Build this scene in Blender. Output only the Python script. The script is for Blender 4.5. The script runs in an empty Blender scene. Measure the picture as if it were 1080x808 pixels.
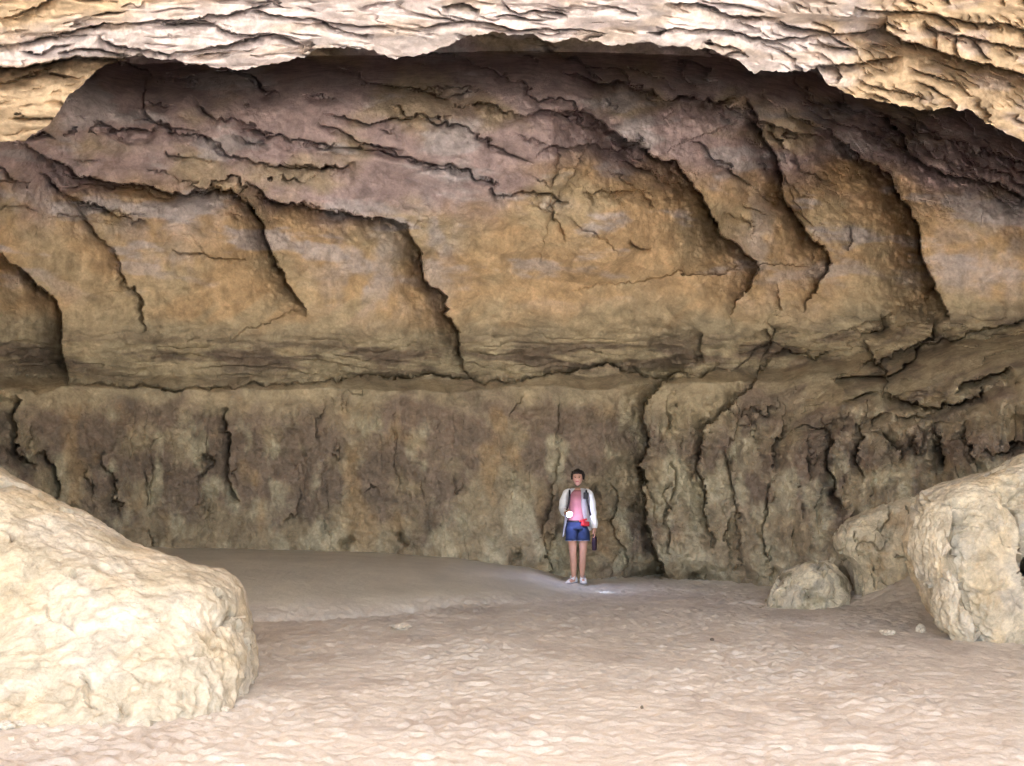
import bpy, bmesh, math, random
import numpy as np
from mathutils import Vector, Matrix
random.seed(7)
F = 1300.0; CX = 540.0; HY = 505.0; EYE = 1.6      # focal length in photo pixels, horizon row, eye height
scene = bpy.context.scene
col = scene.collection
R = math.radians

# ------------------------------------------------------------------ noise
rng = np.random.RandomState(11)
_P = rng.permutation(256).astype(np.int32); _P = np.concatenate([_P, _P, _P])
_g = rng.normal(size=(256, 3)); _g /= np.linalg.norm(_g, axis=1)[:, None]
_G = _g.astype(np.float32)
def perlin(x, y, z):
    x, y, z = np.broadcast_arrays(np.asarray(x, np.float32), np.asarray(y, np.float32), np.asarray(z, np.float32))
    xi = np.floor(x).astype(np.int32); yi = np.floor(y).astype(np.int32); zi = np.floor(z).astype(np.int32)
    xf = x - xi; yf = y - yi; zf = z - zi
    xi &= 255; yi &= 255; zi &= 255
    u = xf*xf*xf*(xf*(xf*6-15)+10); v = yf*yf*yf*(yf*(yf*6-15)+10); w = zf*zf*zf*(zf*(zf*6-15)+10)
    def gr(dx, dy, dz):
        h = _P[_P[_P[xi+dx]+yi+dy]+zi+dz]
        g = _G[h]
        return g[..., 0]*(xf-dx) + g[..., 1]*(yf-dy) + g[..., 2]*(zf-dz)
    a = gr(0,0,0); a += u*(gr(1,0,0)-a)
    b = gr(0,1,0); b += u*(gr(1,1,0)-b)
    a += v*(b-a)
    c = gr(0,0,1); c += u*(gr(1,0,1)-c)
    d = gr(0,1,1); d += u*(gr(1,1,1)-d)
    c += v*(d-c)
    return (a + w*(c-a))*1.6
def fbm(x, y, z=0.0, o=4, r=0.5):
    s = 0; a = 1; f = 1
    for i in range(o):
        s = s + a*perlin(x*f+i*17.3, y*f+i*9.1, z*f+i*5.7); a *= r; f *= 2.03
    return s
def ridged(x, y, z=0.0, o=4):
    s = 0; a = 1; f = 1
    for i in range(o):
        s = s + a*(1-np.abs(perlin(x*f+i*7.3, y*f+i*3.1, z*f+i*8.7))*1.6); a *= .5; f *= 2.1
    return s/2
def sm(a, b, x):
    t = np.clip((x-a)/(b-a), 0, 1); return t*t*(3-2*t)

# ------------------------------------------------------------------ helpers
def mesh_obj(name, verts, faces, mat=None, parent=None, smooth=True, sharp=None, colors=None):
    me = bpy.data.meshes.new(name)
    verts = np.asarray(verts, np.float32).reshape(-1, 3)
    if isinstance(faces, np.ndarray):
        n = len(faces); k = faces.shape[1]
        me.vertices.add(len(verts)); me.vertices.foreach_set('co', verts.ravel())
        me.loops.add(n*k); me.loops.foreach_set('vertex_index', faces.astype(np.int32).ravel())
        me.polygons.add(n); me.polygons.foreach_set('loop_start', np.arange(0, n*k, k, dtype=np.int32))
        me.polygons.foreach_set('loop_total', np.full(n, k, np.int32))
        me.update(calc_edges=True); me.validate()
    else:
        me.from_pydata([tuple(v) for v in verts], [], faces)
    me.polygons.foreach_set('use_smooth', np.full(len(me.polygons), smooth))
    if sharp: me.set_sharp_from_angle(angle=R(sharp))
    if colors is not None:
        at = me.color_attributes.new('rock_tone', 'FLOAT_COLOR', 'POINT')
        c = np.ones((len(verts), 4), np.float32); c[:, :3] = colors.reshape(-1, 3)
        at.data.foreach_set('color', c.ravel())
    me.update()
    o = bpy.data.objects.new(name, me); col.objects.link(o)
    if mat: me.materials.append(mat)
    if parent: o.parent = parent
    return o
def grid_faces(nr, nc, wrap=False):
    i = np.arange(nr-1)[:, None]; j = np.arange(nc if wrap else nc-1)[None, :]
    j2 = (j+1) % nc if wrap else j+1
    a = i*nc+j; b = i*nc+j2; c = (i+1)*nc+j2; d = (i+1)*nc+j
    return np.stack([a, d, c, b], -1).reshape(-1, 4)
def unproj(u, v, Y):
    return np.stack([(u-CX)/F*Y, Y+0*u, EYE-(v-HY)/F*Y], -1)
def tag(o, label, cat, group=None, kind=None):
    if label: o['label'] = label
    if cat: o['category'] = cat
    if group: o['group'] = group
    if kind: o['kind'] = kind
    return o

# ------------------------------------------------------------------ materials
def newmat(name):
    m = bpy.data.materials.new(name); m.use_nodes = True
    nt = m.node_tree; b = nt.nodes['Principled BSDF']
    return m, nt, b
def N(nt, t, **k):
    n = nt.nodes.new(t)
    for a, v in k.items():
        if a in n.inputs: n.inputs[a].default_value = v
        else: setattr(n, a, v)
    return n
def rock_mat(name, bump=0.5, scale=1.0, fine=1.0, base=None):
    m, nt, b = newmat(name); L = nt.links.new
    b.inputs['Roughness'].default_value = .93; b.inputs['Specular IOR Level'].default_value = .18
    tc = N(nt, 'ShaderNodeTexCoord')
    if base is None:
        at = N(nt, 'ShaderNodeAttribute', attribute_name='rock_tone'); src = at.outputs['Color']
    else:
        rgb = N(nt, 'ShaderNodeRGB'); rgb.outputs[0].default_value = (*base, 1); src = rgb.outputs[0]
    n1 = N(nt, 'ShaderNodeTexNoise', Scale=3.2*scale, Detail=12.0, Roughness=.68); L(tc.outputs['Object'], n1.inputs['Vector'])
    n1.inputs['Distortion'].default_value = .8
    r1 = N(nt, 'ShaderNodeMapRange'); L(n1.outputs['Fac'], r1.inputs['Value'])
    r1.inputs['From Min'].default_value = .32; r1.inputs['From Max'].default_value = .68
    r1.inputs['To Min'].default_value = .66; r1.inputs['To Max'].default_value = 1.28
    n2 = N(nt, 'ShaderNodeTexNoise', Scale=26*scale, Detail=8.0, Roughness=.75); L(tc.outputs['Object'], n2.inputs['Vector'])
    r2 = N(nt, 'ShaderNodeMapRange'); L(n2.outputs['Fac'], r2.inputs['Value'])
    r2.inputs['From Min'].default_value = .3; r2.inputs['From Max'].default_value = .7
    r2.inputs['To Min'].default_value = .8; r2.inputs['To Max'].default_value = 1.18
    mu = N(nt, 'ShaderNodeMath', operation='MULTIPLY'); L(r1.outputs[0], mu.inputs[0]); L(r2.outputs[0], mu.inputs[1])
    vm = N(nt, 'ShaderNodeVectorMath', operation='SCALE'); L(src, vm.inputs[0]); L(mu.outputs[0], vm.inputs['Scale'])
    L(vm.outputs[0], b.inputs['Base Color'])
    # bump: broad grain + pits + hairline cracks
    n3 = N(nt, 'ShaderNodeTexNoise', Scale=13*scale, Detail=14.0, Roughness=.72); L(tc.outputs['Object'], n3.inputs['Vector'])
    n3.inputs['Distortion'].default_value = .5
    vo = N(nt, 'ShaderNodeTexVoronoi', Scale=5.5*scale, feature='DISTANCE_TO_EDGE')
    wv = N(nt, 'ShaderNodeMix', data_type='VECTOR'); wv.inputs['Factor'].default_value = .12
    L(tc.outputs['Object'], wv.inputs[4]); L(n3.outputs['Color'], wv.inputs[5]); L(wv.outputs[1], vo.inputs['Vector'])
    cr = N(nt, 'ShaderNodeMapRange'); L(vo.outputs['Distance'], cr.inputs['Value'])
    cr.inputs['From Max'].default_value = .035; cr.inputs['To Min'].default_value = -.18*fine; cr.inputs['To Max'].default_value = 0
    ad = N(nt, 'ShaderNodeMath', operation='ADD'); L(n3.outputs['Fac'], ad.inputs[0]); L(cr.outputs[0], ad.inputs[1])
    bp = N(nt, 'ShaderNodeBump', Strength=bump, Distance=.06); L(ad.outputs[0], bp.inputs['Height'])
    L(bp.outputs[0], b.inputs['Normal'])
    return m
def plain(name, c, rough=.7, bump=0, bscale=80, var=.15, spec=.3, metal=0):
    m, nt, b = newmat(name); L = nt.links.new
    b.inputs['Roughness'].default_value = rough; b.inputs['Specular IOR Level'].default_value = spec; b.inputs['Metallic'].default_value = metal
    tc = N(nt, 'ShaderNodeTexCoord')
    n = N(nt, 'ShaderNodeTexNoise', Scale=14.0, Detail=5.0); L(tc.outputs['Object'], n.inputs['Vector'])
    mr = N(nt, 'ShaderNodeMapRange'); L(n.outputs['Fac'], mr.inputs['Value'])
    mr.inputs['From Min'].default_value = .3; mr.inputs['From Max'].default_value = .7
    mr.inputs['To Min'].default_value = 1-var; mr.inputs['To Max'].default_value = 1+var
    vm = N(nt, 'ShaderNodeVectorMath', operation='SCALE'); vm.inputs[0].default_value = c; L(mr.outputs[0], vm.inputs['Scale'])
    L(vm.outputs[0], b.inputs['Base Color'])
    if bump:
        n2 = N(nt, 'ShaderNodeTexNoise', Scale=bscale, Detail=4.0); L(tc.outputs['Object'], n2.inputs['Vector'])
        bp = N(nt, 'ShaderNodeBump', Strength=bump, Distance=.01); L(n2.outputs['Fac'], bp.inputs['Height']); L(bp.outputs[0], b.inputs['Normal'])
    return m
M_wall = rock_mat('cave_rock', .55, 1.0)
M_front = rock_mat('entrance_rock', .26, 1.1)
M_pale = rock_mat('pale_limestone', .5, 1.3, .5)
M_shell = rock_mat('cliff_shell_rock', .5, .5, base=(.5, .42, .3))

def sand_mat():
    m, nt, b = newmat('sand'); L = nt.links.new
    b.inputs['Roughness'].default_value = .95; b.inputs['Specular IOR Level'].default_value = .15
    tc = N(nt, 'ShaderNodeTexCoord')
    at = N(nt, 'ShaderNodeAttribute', attribute_name='rock_tone')
    n1 = N(nt, 'ShaderNodeTexNoise', Scale=1.3, Detail=8.0, Roughness=.65); L(tc.outputs['Object'], n1.inputs['Vector'])
    n2 = N(nt, 'ShaderNodeTexNoise', Scale=60.0, Detail=6.0, Roughness=.8); L(tc.outputs['Object'], n2.inputs['Vector'])
    r1 = N(nt, 'ShaderNodeMapRange'); L(n1.outputs['Fac'], r1.inputs['Value'])
    r1.inputs['From Min'].default_value = .3; r1.inputs['From Max'].default_value = .7; r1.inputs['To Min'].default_value = .87; r1.inputs['To Max'].default_value = 1.12
    r2 = N(nt, 'ShaderNodeMapRange'); L(n2.outputs['Fac'], r2.inputs['Value'])
    r2.inputs['From Min'].default_value = .3; r2.inputs['From Max'].default_value = .7; r2.inputs['To Min'].default_value = .84; r2.inputs['To Max'].default_value = 1.14
    mu = N(nt, 'ShaderNodeMath', operation='MULTIPLY'); L(r1.outputs[0], mu.inputs[0]); L(r2.outputs[0], mu.inputs[1])
    vm = N(nt, 'ShaderNodeVectorMath', operation='SCALE'); L(at.outputs['Color'], vm.inputs[0]); L(mu.outputs[0], vm.inputs['Scale'])
    L(vm.outputs[0], b.inputs['Base Color'])
    n3 = N(nt, 'ShaderNodeTexNoise', Scale=11.0, Detail=10.0, Roughness=.65); L(tc.outputs['Object'], n3.inputs['Vector'])
    bp = N(nt, 'ShaderNodeBump', Strength=.6, Distance=.035); L(n3.outputs['Fac'], bp.inputs['Height']); L(bp.outputs[0], b.inputs['Normal'])
    return m
M_sand = sand_mat()

# ------------------------------------------------------------------ ledges
def chaikin(p, n=2):
    p = np.asarray(p, float)
    for _ in range(n):
        q = [p[0]]
        for a, b in zip(p[:-1], p[1:]): q += [a*.75+b*.25, a*.25+b*.75]
        q.append(p[-1]); p = np.array(q)
    return p
SLOT = .5
def slot(f, P, a=.25):
    fr = f-np.floor(f)
    return a*np.exp(-fr*P/1.9)
def ledge(U, V, pts, h, w, ta=25, tb=25, pw=1.0, near=0.0, rev=False):
    """extra depth on the recessed side (right hand of the travel direction), fading with distance from the edge"""
    p = chaikin(pts, 2)
    if rev: p = p[::-1]
    m = w*5
    x0, y0 = p.min(0)-m; x1, y1 = p.max(0)+m
    idx = np.where((U > x0) & (U < x1) & (V > y0) & (V < y1))
    out = np.zeros_like(U)
    if len(idx[0]) == 0: return out
    x = U[idx]; y = V[idx]
    best = np.full(x.shape, 1e9); bs = np.zeros_like(best); bp = np.zeros_like(best); L = 0
    bsn = np.zeros_like(best)
    for a, b in zip(p[:-1], p[1:]):
        d = b-a; l = math.hypot(*d)
        if l < 1e-6: continue
        t = np.clip(((x-a[0])*d[0]+(y-a[1])*d[1])/l/l, 0, 1)
        dist = np.hypot(x-a[0]-t*d[0], y-a[1]-t*d[1])
        perp = (d[0]*(y-a[1])-d[1]*(x-a[0]))/l
        up = (dist < best-1e-4) | ((np.abs(dist-best) <= 1e-4) & (np.abs(perp) > np.abs(bp)))
        best = np.where(up, dist, best); bp = np.where(up, perp, bp); bs = np.where(up, L+t*l, bs)
        L += l
    k = np.clip(np.minimum(bs/max(ta, .1), (L-bs)/max(tb, .1)), 0, 1)
    rec = h*k*np.exp(-(best/w)**pw)+SLOT*min(1, .25+h)*np.sqrt(k)*np.exp(-best/2.3)*(.35+.65*sm(-.35, .35, perlin(x/17, y/17, 5.5)))
    nea = -near*k*np.exp(-best/(w*.5))
    out[idx] = np.where(bp > 0, rec, nea)
    return out
def terrace(f, sharp=1.6):
    fr = f-np.floor(f)
    return (1-fr)**sharp

def warp(U, V, a1=5, a2=1.8, a3=0.9, seed=0.0):
    wu = a1*fbm(U/38, V/38, 3.3+seed, 2)+a2*perlin(U/9, V/9, 7.7+seed)+a3*perlin(U/3.6, V/3.6, 1.7+seed)
    wv = a1*fbm(U/38, V/38, 13.3+seed, 2)+a2*perlin(U/9, V/9, 17.7+seed)+a3*perlin(U/3.6, V/3.6, 11.7+seed)
    return U+wu, V+wv

def axis(stops):
    """stops: (start, end, step) pieces"""
    out = []
    for a, b, s in stops:
        n = max(1, int(round((b-a)/s))); out += list(np.linspace(a, b, n, endpoint=False))
    out.append(stops[-1][1]); return np.array(out)

def mix(a, b, t): return a*(1-t[..., None])+np.asarray(b)*t[..., None]

# ================================================================== CAVE WALL (vault, back wall, side walls)
us = axis([(-1000, -60, 10), (-60, 1140, 1.2), (1140, 2100, 10)])
vs = axis([(-60, 20, 3), (20, 630, 1.2), (630, 700, 6)])
U, V = np.meshgrid(us, vs)
Vb = V+9*fbm(U/110, V/200, 2.2, 3)+np.interp(U,[0,700,900,1080,1400],[0,0,22,46,60])
base = np.interp(Vb, [-60, 0, 50, 100, 150, 200, 250, 300, 340, 372, 396, 410, 450, 520, 600, 700],
                    [13.6, 14.6, 15.7, 16.7, 17.6, 18.5, 19.25, 19.85, 20.05, 20.3, 20.3, 19.75, 19.55, 19.5, 19.45, 19.45])
prof = np.interp(U, [-1000, -600, -300, -100, 0, 120, 300, 520, 700, 850, 950, 1080, 1250, 1500, 2100],
                    [-13.5, -11, -7, -2.6, -1.2, -.3, 0, 0, -.1, -.6, -1.5, -3.0, -6, -10, -14.2])
prof = prof*np.interp(V, [0, 200, 400, 600], [.8, .8, .95, 1.0])
base = base+prof
base += .28*fbm(U/240, V/200, 1.1, 3)
Uw, Vw = warp(U, V, 7, 3.0, 1.5)
Us, Vs = warp(U, V, 9, 4.0, 2.0, 40.)
D = np.zeros_like(U)
inter = [
 # pts, h, w, ta, tb
 ([(11,150),(41,158),(74,173),(80,182),(108,191),(149,190),(178,199),(204,202),(238,195),(250,214),(277,227),(279,249),(293,267),(305,293),(310,308),(323,321),(324,334)], 1.15, 30, 50, 45),
 ([(256,196),(290,210),(323,219),(342,219),(372,227),(407,230),(433,241),(438,256),(448,282),(455,295),(470,317),(479,347),(489,376),(496,400)], 1.5, 30, 40, 70),
 ([(-60,225),(0,268),(22,284),(45,304),(63,319),(67,354),(67,391),(69,410)], 1.3, 60, 1, 20),
 ([(-30,160),(0,175),(19,186),(32,191)], .35, 14, 10, 12),
 ([(39,178),(63,190),(74,204),(100,219),(130,227),(160,232)], .4, 16, 15, 25),
 ([(74,204),(89,230),(104,245),(123,264),(130,291),(139,309),(149,339),(152,352)], .32, 18, 30, 25),
 ([(154,80),(154,119),(167,134),(193,137),(223,143),(232,147),(234,163),(260,172),(316,175),(345,171),(374,174)], .32, 15, 25, 45),
 ([(204,100),(223,123),(260,132),(290,139)], .2, 12, 20, 20),
 ([(370,87),(414,91),(451,98),(489,98),(520,100)], .35, 13, 30, 30),
 ([(474,108),(507,110),(537,117),(563,117),(582,111),(596,124),(615,122)], .35, 14, 30, 15),
 ([(585,74),(637,87),(674,93),(712,102),(745,105),(780,106)], 1.0, 18, 40, 15),
 ([(585,118),(612,120),(637,128),(645,139),(667,152),(689,163),(715,171),(726,189),(740,205),(754,238),(777,256),(795,271),(797,290),(791,302),(780,321),(769,334)], 2.4, 36, 70, 110),
 ([(785,100),(799,119),(801,137),(814,156),(823,178),(825,208),(840,230),(858,249),(871,267),(873,288),(855,309),(849,328)], 1.7, 27, 40, 95),
 ([(842,128),(865,133),(888,147),(910,163),(933,178),(951,204),(966,230),(972,257),(977,283),(994,305),(1001,339)], 2.9, 40, 75, 35),
 ([(925,118),(940,130),(962,156),(981,178),(1014,186),(1040,189),(1066,197),(1085,214),(1150,260)], 1.4, 24, 25, 1),
 ([(965,118),(985,134),(1000,149),(1037,171),(1085,199),(1130,230)], .4, 14, 20, 1),
 ([(845,108),(870,124),(905,136),(940,150),(975,168)], .3, 11, 20, 30),
 ([(868,100),(905,118),(950,128),(1010,150),(1060,165),(1120,190)], .5, 14, 20, 1),
 ([(745,105),(790,128),(840,140),(885,148)], .18, 9, 20, 20),
 ([(515,203),(533,200),(559,205),(585,200),(592,207),(600,210)], .3, 13, 10, 8),
 ([(619,199),(645,200),(674,195)], .18, 9, 8, 14),
 ([(678,195),(690,208),(692,222)], .22, 9, 8, 8),
 ([(560,166),(578,154),(608,152),(637,149),(655,158),(672,154)], .3, 13, 25, 12),
 ([(585,156),(586,180),(585,198)], .10, 8, 8, 8),
 ([(340,135),(372,145),(400,153),(426,157)], .26, 10, 12, 12),
 ([(300,170),(340,173),(377,173)], .2, 8, 15, 12),
 ([(180,262),(220,270),(262,275)], .08, 12, 15, 15),
 ([(585,208),(587,228),(598,245),(600,258)], .12, 8, 8, 15),
 ([(665,250),(674,258),(690,260)], .12, 8, 6, 8),
 ([(895,240),(898,255),(890,268)], .18, 9, 6, 6),
 ([(820,178),(835,200),(846,226)], .12, 9, 8, 8),
 ([(820,300),(822,318),(830,330)], .15, 10, 8, 8),
]
for pts, h, w, ta, tb in inter:
    D += ledge(Uw, Vw, pts, h, w, ta, tb, near=h*.10)
# strata notch: recessed above, wall bulges below
D += ledge(Uw, Vw, [(760,386),(740,393),(711,398),(674,395),(637,389),(570,397),(526,403),(496,401),(403,395),(345,402),(282,408),(163,410),(67,411)], .42, 22, 20, 10, near=.06)
D += ledge(Uw, Vw, [(817,376),(791,406),(754,436),(738,458),(735,500),(742,545)], .55, 16, 20, 40, rev=True, near=.1)*0
# right-hand bulging pillars of the lower wall
low = [
 ([(735,391),(719,397),(693,411),(682,432),(678,458),(681,485),(676,505),(684,540),(690,575),(694,612)], 1.0, 26, 25, 5),
 ([(817,376),(791,406),(754,436),(738,458),(735,490),(739,520),(748,545),(752,580)], .6, 17, 25, 30),
 ([(704,500),(700,530),(712,560),(706,590)], .18, 9, 15, 15),
 ([(772,470),(768,500),(775,530),(780,560),(776,600)], .25, 11, 20, 20),
 ([(817,500),(812,530),(805,560),(812,600)], .3, 13, 20, 15),
 ([(640,505),(650,525),(648,548),(656,580),(655,605)], .16, 10, 20, 20),
 ([(626,505),(618,530),(612,560)], .12, 10, 20, 20),
 ([(590,470),(583,500),(588,530),(570,575)], .2, 14, 20, 20),
 ([(238,425),(240,450),(236,490),(245,520),(250,530)], .4, 14, 15, 10),
 ([(216,475),(219,490),(217,510)], .2, 9, 8, 8),
 ([(113,470),(112,490),(122,510),(122,528),(130,545)], .22, 10, 12, 12),
 ([(90,490),(94,510),(102,525)], .18, 9, 10, 8),
 ([(152,495),(154,515),(158,535)], .16, 8, 8, 10),
 ([(34,372),(12,382),(14,410)], .01, 9, 8, 8),
 ([(20,420),(14,430),(13,460),(22,480),(40,490)], .5, 14, 10, 10),
 ([(45,470),(58,490),(62,508),(64,530)], .5, 14, 10, 8),
 ([(870,440),(874,470),(882,510),(888,545)], .5, 15, 25, 20),
 ([(902,440),(908,475),(912,515)], .4, 12, 20, 20),
 ([(988,455),(996,475),(998,500)], .6, 16, 12, 10),
 ([(1020,450),(1030,475),(1034,490)], .5, 14, 12, 10),
 ([(817,376),(835,372),(855,376),(880,372)], .25, 12, 8, 15),
 ([(905,352),(918,372),(940,395),(938,415)], .3, 18, 12, 12),
 ([(940,410),(960,424),(990,426),(1020,418),(1042,402)], .5, 14, 10, 12),
 ([(1030,355),(1060,345),(1100,330)], .3, 12, 12, 1),
 ([(900,385),(950,372),(1000,362),(1040,350)], .25, 10, 15, 12),
 ([(740,350),(738,368),(745,380)], .3, 12, 8, 8),
 ([(800,345),(812,362),(806,378)], .3, 13, 10, 8),
]
SLOT = .22
for pts, h, w, ta, tb in low:
    D += ledge(Us, Vs, pts, h, w, ta, tb, near=h*.12)
# caverns in the shadowed right corner
for cx_, cy_, rx_, ry_, h_ in [(884,500,14,30,.5),(912,490,12,26,.35),(996,486,13,24,.6),(950,480,12,10,.3),(975,420,34,6,.35),(690,611,10,5,.5),(668,607,6,4,.3),(368,574,6,4,.35),(424,569,5,3,.3),(540,585,6,4,.3),(735,608,9,5,.4),(1043,408,9,3,.15)]:
    D += h_*np.exp(-(((Us-cx_)/rx_)**2+((Vs-cy_)/ry_)**2))
# flake terraces over the vault
mup = sm(255, 170, V+30*fbm(U/140, V/90, 5., 2))
slope = np.interp(U, [0, 500, 800, 1080], [.10, .16, .30, .45])
f1 = (V-slope*U)/58 + .85*fbm(U/330, V/120, 8.8, 3)+.16*fbm(U/22, V/14, 4.4, 3)
m1 = sm(-.15, .25, fbm(U/110, V/60, 21.0, 2))
D += mup*m1*(.24*terrace(f1, 3.5)+slot(f1, 55, .28))
f2 = (V-slope*U)/27 + .9*fbm(U/220, V/75, 18.8, 3)+.2*fbm(U/12, V/9, 14.4, 3)
m2 = sm(-.02, .35, fbm(U/70, V/35, 31.0, 2))
D += mup*m2*(.12*terrace(f2, 3)+slot(f2, 25, .2))
f3 = (V-slope*U)/12 + 1.1*fbm(U/60, V/28, 28.8, 3)
m3 = sm(0.0, .5, fbm(U/50, V/30, 41.0, 2))*sm(800, 1000, U+100*fbm(U/90, V/90, 2.2, 1))
D += mup*m3*(.08*terrace(f3, 2)+slot(f3, 11, .14))
# mid wall: soft plates
mm = sm(170, 230, V)*sm(385, 330, V)
f4 = (V+.3*U)/75+1.5*fbm(U/120, V/90, 51.0, 4)
D += .035*mm*sm(.0, .5, fbm(U/80, V/60, 55.0, 2))*terrace(f4, 2)
# strata band
mb = np.exp(-((V-378-np.interp(U,[0,500,1080],[0,0,-25]))/24)**2)
f5 = (V+4*fbm(U/90, V/30, 61., 3)*3)/11+.6*fbm(U/40, V/12, 62., 2)
D += .09*mb*terrace(f5, 1.5)*sm(-.35, .25, fbm(U/80, V/20, 63., 3))
D += .06*mb*fbm(U/18, V/6, 64., 3)
# lower wall: vertical fissures, lumps, knobs
ml = sm(405, 450, V+20*fbm(U/60, V/60, 65., 2))
mr = sm(560, 760, U)
f6 = (U+.12*V)/46+.8*fbm(U/75, V/170, 71., 3)+.2*fbm(U/13, V/22, 72., 3)
D += ml*sm(-.0, .45, fbm(U/60, V/90, 73., 2))*((.11+.12*mr)*1.6*terrace(f6, 1.8)+slot(f6, 46, .03))
f7 = U/19+.8*fbm(U/40, V/90, 74., 3)+.2*fbm(U/7, V/10, 75., 2)
D += ml*sm(.0, .45, fbm(U/40, V/60, 76., 2))*((.04+.07*mr)*1.3*terrace(f7, 1.5))
D += ml*(.10*fbm(U/55, V/75, 77., 3)+(.085+.03*mr)*np.abs(fbm(U/13, V/16, 78., 5))+.02*fbm(U/4.5,V/5,78.5,2)-.05*mr*np.abs(fbm(U/28, V/34, 79., 3)))
rc = sm(840, 900, U)*sm(370, 430, V)
D += rc*.14*np.abs(fbm(U/24, V/24, 81., 4))
# undercut foot
D += .22*sm(590, 612, V-.004*(U-600))*ml
# smooth sandy ramps: little relief
# right-hand ramps: the wall steps forward in broad sloping shelves that climb to the right
rr_ = sm(730, 900, U)
D -= 1.9*rr_*sm(335, 490, V+.10*(U-900)+14*fbm(U/70, V/60, 82., 2))
f8 = (V+.42*(U-700))/52+.75*fbm(U/110, V/60, 83., 3)+.14*fbm(U/14, V/14, 84., 3)
m8 = rr_*sm(325, 350, V)*sm(500, 450, V)
D += m8*(.50*terrace(f8, 2.6)+slot(f8, 52, .25))*sm(-.25, .2, fbm(U/90, V/50, 85., 2))
f9 = (V+.30*U)/15+.8*fbm(U/60, V/22, 86., 3)
D += m8*.10*terrace(f9, 2)*sm(.0, .35, fbm(U/60, V/25, 87., 2))
# everywhere: grain
D += .05*fbm(U/34, V/26, 91., 4)+.012*fbm(U/6, V/6, 92., 2)
# the deep black hollow behind the lip
hol_v = np.interp(U, [-60,0,90,150,300,420,520,650,760,850,900,1000,1080,1150], [60,62,70,74,66,64,60,62,66,80,100,112,135,160])
D += np.interp(U, [0,130,300,520,800,1000,1150], [2,5,5.5,5.2,5.5,4.5,4])*np.exp(-np.clip(V-hol_v+6, 0, 999)/26.0)
Y = np.maximum(base+D, 2.6)
P = unproj(U, V, Y)

# ---- colour of the rock itself
pink = np.array([.49,.385,.38]); lilac = np.array([.56,.52,.53]); orange = np.array([.54,.385,.225]); ochre=np.array([.50,.41,.27])
khaki = np.array([.41,.345,.235]); brown = np.array([.22,.17,.13]); pale = np.array([.54,.48,.34]); olive=np.array([.375,.305,.205])
C = np.zeros(U.shape+(3,))+pink
zp = np.interp(U, [0,100,200,330,480,560,640,720,800,900,960,1080], [200,205,200,232,240,185,170,185,200,175,200,240])
t = sm(-28, 28, V-zp+34*fbm(U/85, V/55, 101., 4))
C = mix(C, orange, t)
C = mix(C, ochre, .75*sm(-.1, .55, fbm(U/110, V/70, 102., 4)))
# lilac grey weathering patches along the flow of the flakes
pt = sm(.12, .5, fbm(U/95-V/260, V/34, 103., 5))
C = mix(C, lilac, .75*pt*sm(350, 240, V))
for cx_, cy_, rx_, ry_, a_ in [(385,285,45,50,.7),(460,250,22,70,.65),(800,255,26,60,.5),(1040,270,60,70,.55),(170,235,60,20,.6),(860,300,20,30,.3),(40,215,40,25,.5),(560,215,40,8,.5),(180,275,30,14,.5)]:
    C = mix(C, lilac, a_*np.exp(-((U-cx_)/rx_)**2-((V-cy_)/ry_)**2)*sm(-.5, .4, fbm(U/30, V/30, 104., 3)))
t = sm(318, 352, V+18*fbm(U/70, V/40, 105., 3)-np.interp(U,[0,300,600,1080],[0,8,0,-20]))
C = mix(C, khaki, t)
C = mix(C, ochre*.95, .8*sm(.1,.45,fbm((U+1.1*V)/60,(V-.0*U)/150,117.,3))*sm(300,330,V)*sm(395,370,V))
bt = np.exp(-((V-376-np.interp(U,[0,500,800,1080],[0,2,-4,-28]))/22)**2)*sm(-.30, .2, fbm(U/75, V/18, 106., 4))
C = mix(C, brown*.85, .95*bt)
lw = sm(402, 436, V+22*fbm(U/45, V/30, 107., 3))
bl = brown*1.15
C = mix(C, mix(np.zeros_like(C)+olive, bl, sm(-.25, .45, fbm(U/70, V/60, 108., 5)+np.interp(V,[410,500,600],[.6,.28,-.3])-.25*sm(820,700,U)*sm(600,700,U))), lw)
C = mix(C, pale, lw*.8*sm(.0, .5, fbm(U/38, V/60, 109., 5)+np.interp(V,[420,520,600],[-.4,.02,.12])+.12*sm(650,750,U)))
C = mix(C, orange*.8, lw*.7*sm(.1, .5, fbm(U/50, V/75, 110., 3)-.1)*sm(820, 600, U))
C = mix(C, ochre*.95, .85*sm(400,412,V)*sm(450,415,V+12*fbm(U/30,V/30,111.,3))*sm(-.2,.3,fbm(U/90,V/50,112.,2)))
# sandy wedge above the right pillar
wd = sm(690,710,U)*sm(800,770,U+ (V-400)*.5)*sm(388,402,V)*sm(480,440,V+10*fbm(U/20,V/20,113.,2))
C = mix(C, ochre*.85, wd)
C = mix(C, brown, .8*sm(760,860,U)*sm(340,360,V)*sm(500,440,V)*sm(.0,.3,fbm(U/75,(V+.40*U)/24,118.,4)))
C = mix(C, ochre*.9, .7*sm(800,880,U)*sm(310,335,V)*sm(480,430,V)*sm(.0,.3,-fbm(U/95,(V+.40*U)/30,119.,3)))
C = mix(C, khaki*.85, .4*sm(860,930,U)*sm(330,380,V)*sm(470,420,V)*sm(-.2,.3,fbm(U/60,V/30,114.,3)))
C *= (1+.14*fbm(U/16, V/13, 115., 4))[..., None]
C = np.clip(C, .02, .8)
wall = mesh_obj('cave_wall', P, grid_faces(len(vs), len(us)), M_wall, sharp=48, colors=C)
wall['kind'] = 'structure'

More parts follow.
